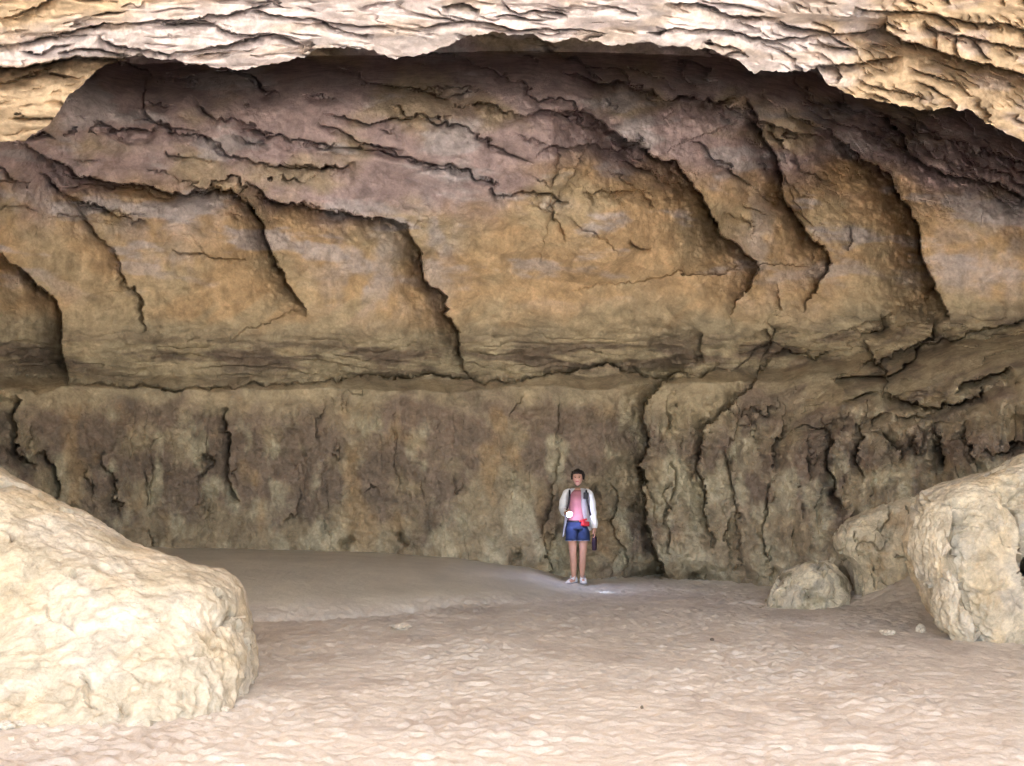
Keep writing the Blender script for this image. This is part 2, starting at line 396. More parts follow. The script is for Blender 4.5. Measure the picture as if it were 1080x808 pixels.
# ================================================================== OVERHANG (bright lip of the entrance)
lipx = [-700,-60,0,20,38,52,62,74,90,104,119,149,193,223,256,290,323,334,372,400,420,448,470,496,526,563,582,608,648,686,697,710,747,773,795,836,862,873,903,933,970,1000,1026,1040,1080,1130,1800]
lipy = [260,165,150,149,141,131,117,101,87,72,66,58,66,70,73,67,59,51,50,56,61,58,48,37,34,37,45,40,48,43,50,48,52,61,76,76,72,89,102,108,115,115,117,130,149,172,430]
us2 = axis([(-700, -60, 12), (-60, 1140, 1.1), (1140, 1800, 12)])
lip = np.interp(us2, lipx, lipy)
jag = 2.6*fbm(us2/16, 0*us2+3.1, 1., 3)+1.5*perlin(us2/3.7, 0*us2+.5, 2.)+.8*perlin(us2/2.1, 0*us2+.5, 9.)
lip = lip+jag
NV = 170
s = np.linspace(0, 1, NV)**.85                     # 0 = top row (above the frame), 1 = the lip
U2 = np.repeat(us2[None], NV, 0); V2 = -70+(lip[None]+70)*s[:, None]
b2 = 10.3+ .0135*(V2+70)*1.0 + np.interp(U2, [-700,0,300,560,800,1080,1800],[-3.5,-.5,0,0,-.2,-1.0,-4.2])
b2 += .12*fbm(U2/150, V2/70, 201., 3)
Uw2, Vw2 = warp(U2, V2, 3, 1.6, .9, 70.)
D2 = np.zeros_like(U2)
front = [
 ([(-60,80),(0,69),(22,69),(48,63),(80,60),(119,60),(150,56)], 1.3, 16, 1, 15),
 ([(-60,58),(0,46),(56,37),(111,26),(149,22),(208,19),(260,11),(285,2)], .28, 10, 1, 20),
 ([(104,37),(123,46),(167,56),(204,56),(238,46),(279,35),(301,37),(323,50)], .32, 9, 12, 12),
 ([(208,19),(238,32),(262,36),(285,34)], .2, 7, 10, 10),
 ([(0,22),(20,16),(40,6),(60,-6)], .3, 9, 8, 10),
 ([(264,12),(300,16),(345,22),(365,36),(395,38)], .2, 7, 10, 10),
 ([(60,55),(100,50),(140,56)], .2, 6, 8, 8),
 ([(465,6),(485,4),(508,12)], .25, 7, 5, 5),
 ([(530,0),(545,12),(570,8),(600,16)], .18, 6, 8, 8),
 ([(440,28),(475,22),(520,24),(548,30),(600,28),(640,34)], .2, 7, 12, 12),
 ([(936,20),(935,34),(950,42),(977,46),(1000,59),(1033,67),(1085,79),(1150,95)], 1.1, 26, 6, 1),
 ([(700,2),(747,4),(765,17),(800,20),(821,17)], .28, 8, 10, 10),
 ([(821,19),(840,30),(884,35),(918,33),(936,24)], .35, 9, 8, 8),
 ([(680,35),(717,30),(754,30),(791,37),(829,43),(866,38)], .22, 7, 12, 12),
 ([(858,71),(888,69),(918,63),(950,59)], .4, 11, 8, 10),
 ([(860,44),(880,50),(905,52)], .25, 8, 8, 8),
 ([(900,8),(940,14),(980,12),(1010,20),(1060,26),(1100,34)], .35, 9, 8, 1),
 ([(975,22),(990,34),(1020,38),(1060,46),(1100,54)], .3, 8, 8, 1),
 ([(740,42),(760,50),(785,52)], .15, 6, 6, 8),
 ([(905,80),(920,92),(950,98),(980,106)], .12, 7, 8, 8),
]
SLOT = .3
for pts, h, w, ta, tb in front:
    D2 += ledge(Uw2, Vw2, pts, h, w, ta, tb, near=h*.12)
sl2 = np.interp(U2, [0,300,500,800,1080],[-.22,-.05,.05,.12,.3])
g1 = (V2-sl2*U2)/27+1.0*fbm(U2/190, V2/50, 211., 3)+.13*fbm(U2/22, V2/8, 212., 3)
D2 += sm(-.05,.35,fbm(U2/80,V2/22,213.,2))*(.2*terrace(g1, 3)+slot(g1, 25, .07))
g2 = (V2-sl2*U2)/11+1.0*fbm(U2/90, V2/24, 214., 3)+.15*fbm(U2/10, V2/6, 215., 2)
D2 += sm(.05,.5,fbm(U2/50,V2/15,216.,2))*(.06*terrace(g2, 2.5)+slot(g2, 10, .04))
D2 += .03*fbm(U2/46, V2/20, 217., 3)
# curl of the lip: rounds up and back
Y2 = b2+D2
P2 = unproj(U2, V2, Y2)
# colours
white = np.array([.66,.60,.60]); fo = np.array([.56,.435,.30]); fp=np.array([.56,.49,.495])
C2 = np.zeros(U2.shape+(3,))+white
C2 = mix(C2, fp, .6*sm(-.1,.5,fbm(U2/60,V2/18,221.,4)))
om = np.maximum.reduce([sm(30,-5,V2+.22*U2-30+10*fbm(U2/50,V2/20,222.,3))*sm(420,250,U2),
                        sm(-4, 6, V2-np.interp(U2,[-60,0,22,48,119,150],[80,69,69,63,60,56]))*sm(150,120,U2),
                        sm(880, 960, U2+60*fbm(U2/60,V2/30,223.,3)+V2*.5),
                        .35*sm(.15,.5,fbm(U2/90,V2/25,224.,3))])
C2 = mix(C2, fo, om)
C2 = mix(C2, fp, .45*sm(0.1,.5,fbm(U2/50,V2/25,225.,4))*sm(900,1000,U2))
C2 *= (1+.12*fbm(U2/12, V2/7, 226., 4))[..., None]
# unseen brow toward the viewer, drawn out to shade nearby sand; then cliff face
rows = []; crow = []
t0 = P2[0]
for k, tt in enumerate(np.linspace(1, 0, 26)[:-1]):
    q = t0.copy()
    yy = -3.2+(t0[:, 1]+3.2)*(1-tt)
    q[:, 0] = t0[:, 0]*(1+.35*tt)
    q[:, 1] = yy+.25*fbm(q[:, 0]/1.5, yy/1.5, 5., 2)
    q[:, 2] = t0[:, 2]+tt*1.2+.22*(1-abs(2*tt-1))*fbm(q[:, 0]/1.3, yy/1.3, 1., 3)
    rows.append(q)
up = []
for z in (17, 14, 11, 8.5):
    q = rows[0].copy(); q[:, 1] -= .4+.1*(z-7)*0; q[:, 2] = z; q[:, 1] += .5*fbm(q[:, 0]/2, z/2+0*q[:, 0], 3., 2); up.append(q)
back = []  # unseen lip back, run along the sight line to darken the hollow, then up
L_ = P2[-1]
sl_ = (L_[:, 2]-EYE)/L_[:, 1]; sx_ = L_[:, 0]/L_[:, 1]
for dy, dz in ((.10,.015),(.3,.05),(.7,.06),(1.3,.07),(2.0,.08),(2.9,.10),(4.0,.14),(4.3,.5),(4.4,1.5),(4.5,6.0)):
    q = L_.copy(); q[:, 1] += dy; q[:, 2] += dy*sl_+dz+.03*np.abs(fbm(us2/30, 0*us2+dy*3, 4., 2))*min(1, dy); q[:, 0] += dy*sx_; back.append(q)
allP = np.concatenate([np.array(up), np.array(rows), P2, np.array(back)], 0)
allC = np.concatenate([np.repeat(C2[:1], len(up)+len(rows), 0), C2, np.repeat(C2[-1:], len(back), 0)], 0)
ov = mesh_obj('cave_ceiling', allP, grid_faces(allP.shape[0], len(us2)), M_front, sharp=48, colors=np.clip(allC, .02, .8))
ov['kind'] = 'structure'

# ---- unseen cliff shell, added to block light from above and the sides
def shell_block(x0, x1, y0, y1, z0, z1, n=14):
    bm = bmesh.new()
    bmesh.ops.create_cube(bm, size=1)
    bmesh.ops.subdivide_edges(bm, edges=bm.edges[:], cuts=n, use_grid_fill=True)
    for v in bm.verts:
        v.co = Vector((x0+(v.co.x+.5)*(x1-x0), y0+(v.co.y+.5)*(y1-y0), z0+(v.co.z+.5)*(z1-z0)))
    return bm
bmj = bmesh.new()
tmp = bpy.data.meshes.new('t')
for a in [(-45, 45, -2.6, 45, 11.6, 20), (-45, -10.2, -5, 45, -1, 11.9), (10.2, 45, -1, 45, -1, 11.9), (-12, 12, 24.5, 40, -1, 11.9)]:
    b = shell_block(*a); b.to_mesh(tmp); b.free(); bmj.from_mesh(tmp)
me = bpy.data.meshes.new('cliff_light_shell'); bmj.to_mesh(me); bmj.free(); bpy.data.meshes.remove(tmp)
co = np.zeros(len(me.vertices)*3, np.float32); me.vertices.foreach_get('co', co); co = co.reshape(-1, 3)
dd = .35*np.stack([fbm(co[:,0]/3, co[:,1]/3, co[:,2]/3+k*9, 3) for k in range(3)], -1); co += dd
me.vertices.foreach_set('co', co.ravel()); me.materials.append(M_shell)
cl = bpy.data.objects.new('cliff_light_shell', me); col.objects.link(cl); cl['kind'] = 'structure'

# ================================================================== GROUND
xs = axis([(-600,-40,40),(-40,-9,1.2),(-9,9,.028),(9,40,1.2),(40,600,40)])
ys = axis([(-900,-40,50),(-40,4,1.5),(4,6.3,.1),(6.3,12,.024),(12,20.8,.036),(20.8,26,.4),(26,600,50)])
X, Yg = np.meshgrid(xs, ys)
yf = np.interp(X, [-7,-2.8,1.0,2.5],[12.8,13.7,16.6,17.6])
yf = yf+.25*fbm(X/1.2, Yg/1.5, 301., 2)
mh = np.interp(X, [-12,-6,-5.4,-2.5,-.9,.3,.75,1.25],[.6,.55,.52,.44,.355,.19,.06,0])
tt = np.clip((Yg-yf)/(19.2-yf), 0, 1)
mound = mh*np.sin(tt*math.pi/2)**.65*(Yg > yf)
mound *= sm(26, 23, Yg)
inm = sm(-.02, .2, tt+.05*fbm(X/.5,Yg/.6,310.,3))*sm(1.5, .4, X+.3*fbm(X/.6,Yg/.8,313.,2))
rough = 1-inm*.9
Z = mound.copy()
wx = X+.12*fbm(X/.5, Yg/.5, 311., 2); wy = Yg+.12*fbm(X/.5, Yg/.5, 312., 2)
lump = fbm(wx/.115, wy/.19, 302., 3, .55)
foot = np.abs(perlin(wx/.11, wy/.17, 303.))
Z += rough*(.6+.55*sm(-.4,.4,fbm(X/1.6,Yg/2.2,314.,2)))*(.017*lump-.045*(.35-foot).clip(0)*1.2+.010*fbm(X/.09,Yg/.11,309.,2)+.05*fbm(X/2.6, Yg/2.6, 304., 2))
Z += inm*(.006*fbm(X/.5+Yg*.4, Yg/.9, 305., 3)+.012*fbm(X/1.8, Yg/1.4, 306., 2))
Z += .38*np.exp(-((X-5.2)/.6)**2-((Yg-15.6)/1.0)**2)+.30*np.exp(-((X+4.3)/1.5)**2-((Yg-8.0)/1.0)**2)*0
Z *= sm(60, 20, np.abs(X))
sc = np.array([.65,.60,.525]); sg = np.array([.58,.545,.445])
Cg = np.zeros(X.shape+(3,))+sc
Cg = mix(Cg, sg, np.clip(inm+.5*sm(16.0,18.5,Yg), 0, 1))
Cg = mix(Cg, np.array([.45,.395,.34]), .45*sm(-.02,.25,fbm(X/.9,Yg/1.3,307.,4)-.18)*rough)
ground = mesh_obj('sand_ground', np.stack([X, Yg, Z], -1), grid_faces(len(ys), len(xs))[:, ::-1], M_sand, colors=Cg)
ground['kind'] = 'structure'
def gz(x, y):
    i = np.searchsorted(ys, y); j = np.searchsorted(xs, x)
    return float(Z[min(i, len(ys)-1), min(j, len(xs)-1)])

# ================================================================== BOULDERS
def star_R(outline, c, th):
    p = np.array(outline, float)-np.array(c)
    p = chaikin(np.vstack([p, p[:1]]), 1)
    out = np.full(th.shape, 1e-3)
    dx, dy = np.cos(th), np.sin(th)
    for a, b in zip(np.vstack([p]), np.vstack([p[1:], p[:1]])):
        ex, ey = b-a
        den = dx*ey-dy*ex
        with np.errstate(all='ignore'):
            r = (a[0]*ey-a[1]*ex)/den
            q = (a[0]*dy-a[1]*dx)/den
        ok = (r > 0) & (q >= -1e-6) & (q <= 1+1e-6) & np.isfinite(r)
        out = np.where(ok & (r > out), r, out)
    return out
def boulder(name, outline, c, Yc, Tf, Tb, lean, cols, disp, mat, nth=700, nph=260, ex=.55, colorfn=None):
    th = np.linspace(0, 2*math.pi, nth, endpoint=False)
    Rr = star_R(outline, c, th)
    ph = np.linspace(.004, math.pi-.004, nph)[:, None]
    g = np.sin(ph)**ex
    cz = np.cos(ph)
    dep = np.where(cz > 0, -Tf*np.abs(cz)**.8, Tb*np.abs(cz)**.8)
    u = c[0]+Rr*g*np.cos(th); v = c[1]+Rr*g*np.sin(th)
    Yy = Yc+dep+lean(u, v)
    p = unproj(u, v, Yy)
    # normals from finite differences
    for fn in disp:
        a = np.roll(p, -1, 1)-np.roll(p, 1, 1); b = np.gradient(p, axis=0)
        n = np.cross(a, b); n /= np.linalg.norm(n, axis=-1)[..., None]+1e-9
        cen = p.reshape(-1, 3).mean(0)
        if (n*(p-cen)).sum() < 0: n = -n
        p = p+n*fn(p, n, u, v)[..., None]
    x, y, z = p[..., 0], p[..., 1], p[..., 2]
    Cc = colorfn(x, y, z, u, v)
    fc = grid_faces(nph, nth, wrap=True)
    return mesh_obj(name, p, fc, mat, sharp=55, colors=np.clip(Cc, .02, .85))
pal = np.array([.55,.485,.365]); palw = np.array([.61,.555,.455]); paly = np.array([.62,.49,.30]); palg = np.array([.48,.43,.33])
def col_left(x, y, z, u, v):
    C = np.zeros(x.shape+(3,))+pal
    C = mix(C, palw, .8*sm(-.1,.5,fbm(x/.8,y/.8,z/.5,4)))
    C = mix(C, paly, .35*sm(.1,.6,fbm(x/.5,y/.5,z/.8+9,4)))
    return C*(1+.07*fbm(x/.1,y/.1,z/.1,4))[...,None]
def dl1(p, n, u, v):
    x, y, z = p[...,0], p[...,1], p[...,2]
    return -.05+.05*fbm(x/1.5, y/1.5, z/1.2, 2)+.022*fbm(x/.35, y/.35, z/.3+4, 3)
def dl2(p, n, u, v):
    x, y, z = p[...,0], p[...,1], p[...,2]
    side = sm(.75, .3, n[...,2])
    low_ = sm(1.0, .5, z+.25*fbm(x/.5,y/.5,3.,2))
    flute = terrace(x/.42+y/.6+1.2*fbm(x/.5,y/.5,z/1.0,3)+.2*fbm(x/.1,y/.1,z/.15,2), 2)
    plates = terrace((z+.55*x)/.34+1.1*fbm(x/.7,y/.7,z/.7+8,3), 3)*sm(0,.4,fbm(x/.6,y/.6,z/.6+30,2))
    return -.05*side*low_*flute-.085*plates+.013*fbm(x/.09,y/.09,z/.09,3)-.03*low_*np.abs(fbm(x/.2,y/.2,z/.3+2,3))
left = boulder('boulder', [(-330,330),(-200,385),(-90,440),(0,486),(60,520),(150,571),(207,590),(247,599),(262,616),(272,655),(279,695),(277,722),(260,760),(250,800),(120,850),(-330,850)], (-30,690), 9.6, 1.35, 2.6,
               lambda u, v: -.0055*(v-700)+0*u, None, [dl1, dl2], M_pale, 1000, 420, .48, col_left)
tag(left, 'huge pale cream boulder sloping down into the sand at the left foreground', 'boulder')
def col_right(x, y, z, u, v):
    C = np.zeros(x.shape+(3,))+pal*1.2
    C = mix(C, paly*1.1, .5*sm(-.1,.5,fbm(x/.5,y/.5,z/.7,4)))
    C = mix(C, palw*1.05, .7*sm(.05,.5,fbm(x/.35,y/.35,z/.4+9,4)))
    C = mix(C, palg*1.2, .3*sm(.15,.5,fbm(x/.25,y/.25,z/.6+19,4)))
    return C*(1+.12*fbm(x/.08,y/.08,z/.08,4))[...,None]
def rough_disp(k=1.0):
    def f(p, n, u, v):
        x, y, z = p[...,0], p[...,1], p[...,2]
        return k*(.10*fbm(x/.7,y/.7,z/.8,3)+.022*fbm(x/.2,y/.2,z/.25,3))
    return f
def flute_disp(k=1.0, amp=.16, off=0.):
    def f(p, n, u, v):
        x, y, z = p[...,0]+off, p[...,1], p[...,2]
        fl = terrace(x/.55-.12*z+1.1*fbm(x/.6,y/.6,z/1.1,3)+.2*fbm(x/.1,y/.1,z/.14,3), 3)
        fl2 = terrace(x/.22+1.0*fbm(x/.3,y/.3,z/.5+6,3), 2.5)*sm(-.1,.3,fbm(x/.4,y/.4,z/.5,2))
        return k*(-amp*1.35*fl-.04*fl2-.022*np.abs(fbm(x/.13,y/.13,z/.2,4))+.008*fbm(x/.05,y/.05,z/.05,2))
    return f
def furrow(p, n, u, v):
    x, y, z = p[...,0], p[...,1], p[...,2]
    q = x+.5*y+.10*np.sin(z*2.3+1)+.10*fbm(x/.5,y/.5,z/.9,3)+.02*fbm(x/.07,y/.07,z/.10,2)
    f = q/.62
    fr = f-np.floor(f)
    side = sm(.85, .5, n[..., 2])
    blocks = terrace((z+.2*x)/.7+.5*fbm(x/.6,y/.6,z/.6+5,3), 5)
    return side*(-.26*(1-fr)**2.0-.09*np.exp(-fr*9)*sm(-.5,.1,fbm(x/.6,z/.5,3.,2)))-.05*blocks-.03*side*np.abs(fbm(x/.10,y/.10,z/.22,4))+.01*fbm(x/.05,y/.05,z/.06,2)
right = boulder('boulder', [(955,550),(961,530),(976,517),(1020,505),(1050,492),(1080,476),(1150,445),(1300,430),(1330,600),(1300,720),(1100,715),(1030,700),(1000,680),(985,664),(970,630),(957,600),(952,572)], (1100,590), 12.9, .75, 1.6,
                lambda u, v: -.004*(v-600)+.004*np.clip(1000-u,0,60), None, [rough_disp(.45), furrow], M_pale, 1000, 420, .42, col_right)
tag(right, 'big cream boulder with deep vertical furrows at the right edge of the photo', 'boulder')
def col_mid(x, y, z, u, v):
    C = np.zeros(x.shape+(3,))+np.array([.66,.58,.42])
    C = mix(C, np.array([.50,.38,.24]), .8*sm(0.,.5,fbm(x/.5,y/.5,z/.5,4)+.8*(z-1.0)))
    C = mix(C, palg*.8, .6*sm(0.,.5,fbm(x/.4,y/.4,z/.4+7,4)))
    return C*(1+.12*fbm(x/.08,y/.08,z/.08,4))[...,None]
mid = boulder('boulder', [(880,566),(888,552),(905,544),(940,528),(985,508),(1040,492),(1120,480),(1150,560),(1120,700),(1000,700),(930,690),(905,672),(901,650),(903,622),(894,600),(881,584)], (970,590), 16.3, .6, 1.4,
              lambda u, v: 0*u, None, [rough_disp(.5), flute_disp(.5, .12, 3.)], M_pale, 700, 300, .5, col_mid)
tag(mid, 'olive brown boulder wedged between the back wall and the cream right boulder', 'boulder')
def col_small(x, y, z, u, v):
    C = np.zeros(x.shape+(3,))+np.array([.66,.59,.44])
    C = mix(C, palw*.7, .7*sm(0.,.5,fbm(x/.3,y/.3,z/.3,4)))
    C = mix(C, np.array([.28,.24,.14]), .6*sm(0.,.5,fbm(x/.25,y/.25,z/.25+7,4)))
    return C*(1+.12*fbm(x/.06,y/.06,z/.06,4))[...,None]
small = boulder('boulder', [(796,645),(806,626),(822,602),(838,594),(855,589),(878,587),(890,598),(899,612),(901,635),(890,655),(850,665),(810,660)], (853,630), 15.8, .5, .6,
                lambda u, v: -.004*(v-630), None, [rough_disp(1.0), flute_disp(.5, .10, 5.)], M_pale, 500, 240, .75, col_small)
tag(small, 'small low grey and cream rock on the sand in front of the back wall', 'rock')

def stone(name, px, py, w, h, colr, label, cat='stone', group=None, seed=0, tall=False):
    Ys = EYE*F/(py-HY); x = (px-CX)/F*Ys; z0 = gz(x, Ys)
    Wd = w/F*Ys; Hd = h/F*Ys
    bm = bmesh.new(); bmesh.ops.create_icosphere(bm, subdivisions=4, radius=1)
    co = np.array([v.co[:] for v in bm.verts])
    q = co.copy()
    q *= (1+.42*fbm(co[:,0]*1.1+seed, co[:,1]*1.1, co[:,2]*1.1, 3)+.10*fbm(co[:,0]*4+seed, co[:,1]*4, co[:,2]*4, 2))[:, None]
    if tall: q[:, :2] *= np.clip(1.05-.6*q[:, 2:3], .1, 2)
    for v, c in zip(bm.verts, q): v.co = Vector((c[0]*Wd/2, c[1]*Wd*.42, c[2]*Hd*.62))
    me = bpy.data.meshes.new(name); bm.to_mesh(me); bm.free(); me.materials.append(colr)
    for p_ in me.polygons: p_.use_smooth = True
    me.set_sharp_from_angle(angle=R(35))
    o = bpy.data.objects.new(name, me); col.objects.link(o); o.location = (x, Ys, z0+Hd*.42)
    o.rotation_euler = (0, 0, seed*1.3 % .6-.3)
    return tag(o, label, cat, group)
M_st = rock_mat('stone_pale', .4, 6, base=(.75,.68,.56)); M_st2 = rock_mat('stone_cream', .4, 6, base=(.66,.60,.49)); M_dk = rock_mat('stone_dark', .4, 8, base=(.16,.13,.10))
stone('stone', 422, 664, 20, 6, M_st, 'flat pale stone alone on the sand in the middle, near the smooth sand bank', seed=1.)
stone('stone', 936, 670, 15, 5, M_st, 'flat pale stone on the sand, left of the pointed white stone', seed=2.)
stone('stone', 971, 667, 10, 9, M_st2, 'small pointed white stone beside the foot of the furrowed right boulder', seed=3., tall=True)
stone('pebble', 751, 675, 4, 3, M_dk, 'tiny dark pebble on the trampled sand below the small low rock', seed=4.)
stone('pebble', 677, 748, 3, 3, M_dk, 'tiny dark pebble on the near sand, lower right of centre', seed=5.)
rub = [(34,757,24,13),(56,755,14,8),(14,754,20,15),(73,764,7,4),(45,766,10,5),(30,771,5,3),(21,765,13,6),(66,770,4,3),(50,775,3,2),(6,768,16,8),(61,762,5,4),(38,778,4,3),(84,775,3,2),(12,779,6,4),(238,752,8,5),(221,757,6,3),(70,779,3,2),(26,783,5,3)]
for k, (a, b, w, h) in enumerate(rub):
    if k < 14 or k > 15:
        stone('rubble_stone', a, b, w, h, M_st2, 'pale crumb of rock in the loose rubble along the foot of the huge left boulder', 'stone', 'rubble along the foot of the left boulder', seed=10.+k*1.7)
    else:
        stone('rubble_stone', a, b, w, h, M_st2, ['pale broken stone under the right-hand corner of the huge left boulder', 'low pale stone just left of the broken one under the boulder corner'][k-14], 'stone', seed=10.+k)

# ================================================================== PERSON
PX, PY = .985, 18.5
PZ = gz(PX, PY)-.004
M_skin = plain('skin', (.52,.29,.21), .55, .1, 60, .08)
M_lip = plain('lips', (.36,.10,.09), .5, 0, 60, .05)
M_hair = plain('dark_hair', (.022,.014,.011), .5, .8, 90, .3)
M_pink = plain('pink_cotton', (.34,.14,.15), .85, .4, 60, .1)
M_white = plain('white_cotton', (.80,.81,.84), .85, .4, 40, .06)
M_blue = plain('blue_denim', (.022,.036,.095), .85, .5, 120, .2)
M_red = plain('red_nylon', (.36,.018,.022), .5, .3, 80, .15)
M_black = plain('black_nylon', (.015,.014,.018), .5, .2, 80, .2)
M_shoe = plain('white_leather', (.72,.72,.72), .5, .1, 60, .06)
M_sole = plain('grey_rubber', (.35,.35,.36), .7, .1, 60, .06)
M_eye = plain('eye_dark', (.03,.02,.02), .2, 0, 10, .0, .5)
M_purple = plain('dark_purple_fabric', (.03,.014,.028), .6, .3, 90, .2)
M_metal = plain('dark_metal', (.05,.05,.055), .35, 0, 10, .05, .5, 1)

def skin_mesh(verts, edges, radii, root=0, sub=2):
    me = bpy.data.meshes.new('skin_tmp'); me.from_pydata(verts, edges, [])
    o = bpy.data.objects.new('skin_tmp', me); col.objects.link(o)
    md = o.modifiers.new('s', 'SKIN'); md.use_smooth_shade = True; md.branch_smoothing = .6
    if not me.skin_vertices: 
        bm = bmesh.new(); bm.from_mesh(me); bm.verts.layers.skin.verify(); bm.to_mesh(me); bm.free()
    for i, sv in enumerate(me.skin_vertices[0].data):
        r = radii[i]; sv.radius = r if isinstance(r, tuple) else (r, r); sv.use_root = (i == root)
    s_ = o.modifiers.new('u', 'SUBSURF'); s_.levels = s_.render_levels = sub
    dg = bpy.context.evaluated_depsgraph_get()
    out = bpy.data.meshes.new_from_object(o.evaluated_get(dg))
    bpy.data.objects.remove(o); bpy.data.meshes.remove(me)
    return out
def chain(pts, rad, sub=2):
    return skin_mesh([tuple(p) for p in pts], [(i, i+1) for i in range(len(pts)-1)], rad, 0, sub)
def join(name, meshes, mat, parent, fn=None, smooth=True):
    bm = bmesh.new()
    for m_ in meshes: bm.from_mesh(m_)
    if fn:
        for v in bm.verts: v.co = Vector(fn(v.co))
    bmesh.ops.recalc_face_normals(bm, faces=bm.faces)
    me = bpy.data.meshes.new(name); bm.to_mesh(me); bm.free()
    for p_ in me.polygons: p_.use_smooth = smooth
    me.materials.clear(); me.materials.append(mat)
    o = bpy.data.objects.new(name, me); col.objects.link(o)
    if parent: o.parent = parent
    for m_ in meshes: bpy.data.meshes.remove(m_)
    return o
def loft(rings, n=40, a0=0., a1=360., thick=.006, fold=0., seed=0.):
    """rings: (center, rx, ry, axis(optional)) -> open shell mesh with thickness"""
    bm = bmesh.new(); full = (a1-a0) >= 359.9
    cnt = n if full else n+1
    rr = []
    for k, rg in enumerate(rings):
        c = Vector(rg[0]); rx, ry = rg[1], rg[2]
        ax = Vector(rg[3]).normalized() if len(rg) > 3 else Vector((0, 0, 1))
        q = Vector((0, 0, 1)).rotation_difference(ax)
        row = []
        for i in range(cnt):
            a = R(a0+(a1-a0)*i/n)
            f = 1+fold*(math.sin(a*5+seed+k*.9)+.6*math.sin(a*9+k*1.7+seed*2))
            row.append(bm.verts.new(c+q@Vector((rx*f*math.cos(a), ry*f*math.sin(a), 0))))
        rr.append(row)
    for a, b in zip(rr[:-1], rr[1:]):
        for i in range(cnt if full else cnt-1):
            j = (i+1) % cnt
            bm.faces.new((a[i], a[j], b[j], b[i]))
    bmesh.ops.recalc_face_normals(bm, faces=bm.faces)
    if thick: bmesh.ops.solidify(bm, geom=bm.faces[:], thickness=thick)
    me = bpy.data.meshes.new('loft_tmp'); bm.to_mesh(me); bm.free(); return me
def interp_rings(keys, n):
    """keys: list of (x,y,z,rx,ry)"""
    k = np.array(keys, float); t = np.linspace(0, len(k)-1, n)
    out = np.stack([np.interp(t, np.arange(len(k)), k[:, i]) for i in range(5)], -1)
    sm_ = out.copy()
    for _ in range(2): sm_[1:-1] = (sm_[:-2]+2*sm_[1:-1]+sm_[2:])/4
    res = []
    for i in range(n):
        a = sm_[max(0, i-1), :3]; b = sm_[min(n-1, i+1), :3]; ax = b-a
        res.append((tuple(sm_[i, :3]), sm_[i, 3], sm_[i, 4], tuple(ax)))
    return res
def limb_loft(keys, n=26, **k):
    r = interp_rings(keys, n)
    r = [(c, a, b, ax if ax[2] > 0 else tuple(-q for q in ax)) for c, a, b, ax in r]
    return loft(r, **k)

person = bpy.data.objects.new('person', None); col.objects.link(person); person.location = (PX, PY, PZ)
tag(person, 'person with short dark hair in open white shirt, pink top and blue shorts', 'person')
# skeleton (x to the photo's right, -y to the viewer)
V_ = [(0,0,.93),(0,.0,1.10),(0,.01,1.27),(0,.012,1.385),(0,.008,1.455),
      # left leg (photo right)
      (.075,0,.84),(.085,-.005,.66),(.078,-.015,.43),(.072,.005,.29),(.068,.02,.09),(.075,-.03,.045),(.085,-.13,.03),
      # right leg
      (-.075,0,.84),(-.082,-.005,.66),(-.070,-.015,.43),(-.062,.005,.29),(-.055,.02,.09),(-.075,-.03,.045),(-.13,-.115,.03),
      # photo right arm (hanging)
      (.165,.01,1.365),(.215,.02,1.12),(.245,-.01,.90),(.25,-.02,.83),
      # photo left arm (bent, torch in front)
      (-.165,.01,1.365),(-.215,.03,1.13),(-.175,-.17,1.05),(-.165,-.23,1.07)]
E_ = [(0,1),(1,2),(2,3),(3,4),(0,5),(5,6),(6,7),(7,8),(8,9),(9,10),(10,11),(0,12),(12,13),(13,14),(14,15),(15,16),(16,17),(17,18),
      (3,19),(19,20),(20,21),(21,22),(3,23),(23,24),(24,25),(25,26)]
r_ = [(.13,.10),(.115,.085),(.135,.095),(.085,.07),.052,
      .085,.074,.055,.056,.034,(.038,.04),(.036,.025),
      .085,.074,.055,.056,.034,(.038,.04),(.036,.025),
      .052,.04,.027,(.03,.02),.052,.04,.027,(.03,.02)]
body = skin_mesh(V_, E_, r_, 0, 2)
# head: sculpted sphere, turned a little to the photo's left
hb = bmesh.new(); bmesh.ops.create_uvsphere(hb, u_segments=48, v_segments=32, radius=1)
turn = Matrix.Rotation(R(-8), 3, 'Z')
HC = Vector((0, -.012, 1.592))
def face(c):
    x, y, z = c
    w = .074*(1-.20*max(0, -z)**1.5); d = .093
    X_ = x*w; Y_ = y*d; Z_ = z*.122
    if z < -.2 and y > 0: Y_ *= 1-.25*min(1, (-z-.2)*1.6)
    if y < 0:
        fr = -y
        Y_ -= .020*math.exp(-(X_/.011)**2-((Z_+.022)/.017)**2)*fr          # nose tip
        Y_ -= .010*math.exp(-(X_/.010)**2-((Z_-.004)/.020)**2)*fr          # bridge
        for s_ in (-1, 1):
            Y_ += .009*math.exp(-((X_-s_*.029)/.014)**2-((Z_-.004)/.011)**2)*fr   # sockets
            Y_ -= .004*math.exp(-((X_-s_*.035)/.018)**2-((Z_+.025)/.016)**2)*fr   # cheeks
        Y_ -= .005*math.exp(-(X_/.020)**2-((Z_+.055)/.008)**2)*fr          # lips
        Y_ -= .008*math.exp(-(X_/.022)**2-((Z_+.095)/.016)**2)*fr          # chin
    return turn@Vector((X_, Y_, Z_))+HC
for v in hb.verts: v.co = face(v.co)
hm = bpy.data.meshes.new('h'); hb.to_mesh(hm); hb.free()
ears = []
for s_ in (-1, 1):
    eb = bmesh.new(); bmesh.ops.create_uvsphere(eb, u_segments=14, v_segments=10, radius=1)
    for v in eb.verts: v.co = turn@Vector((s_*.073+v.co.x*.010, .012+v.co.y*.018-v.co.z*.004, -.006+v.co.z*.032))+HC
    em = bpy.data.meshes.new('e'); eb.to_mesh(em); eb.free(); ears.append(em)
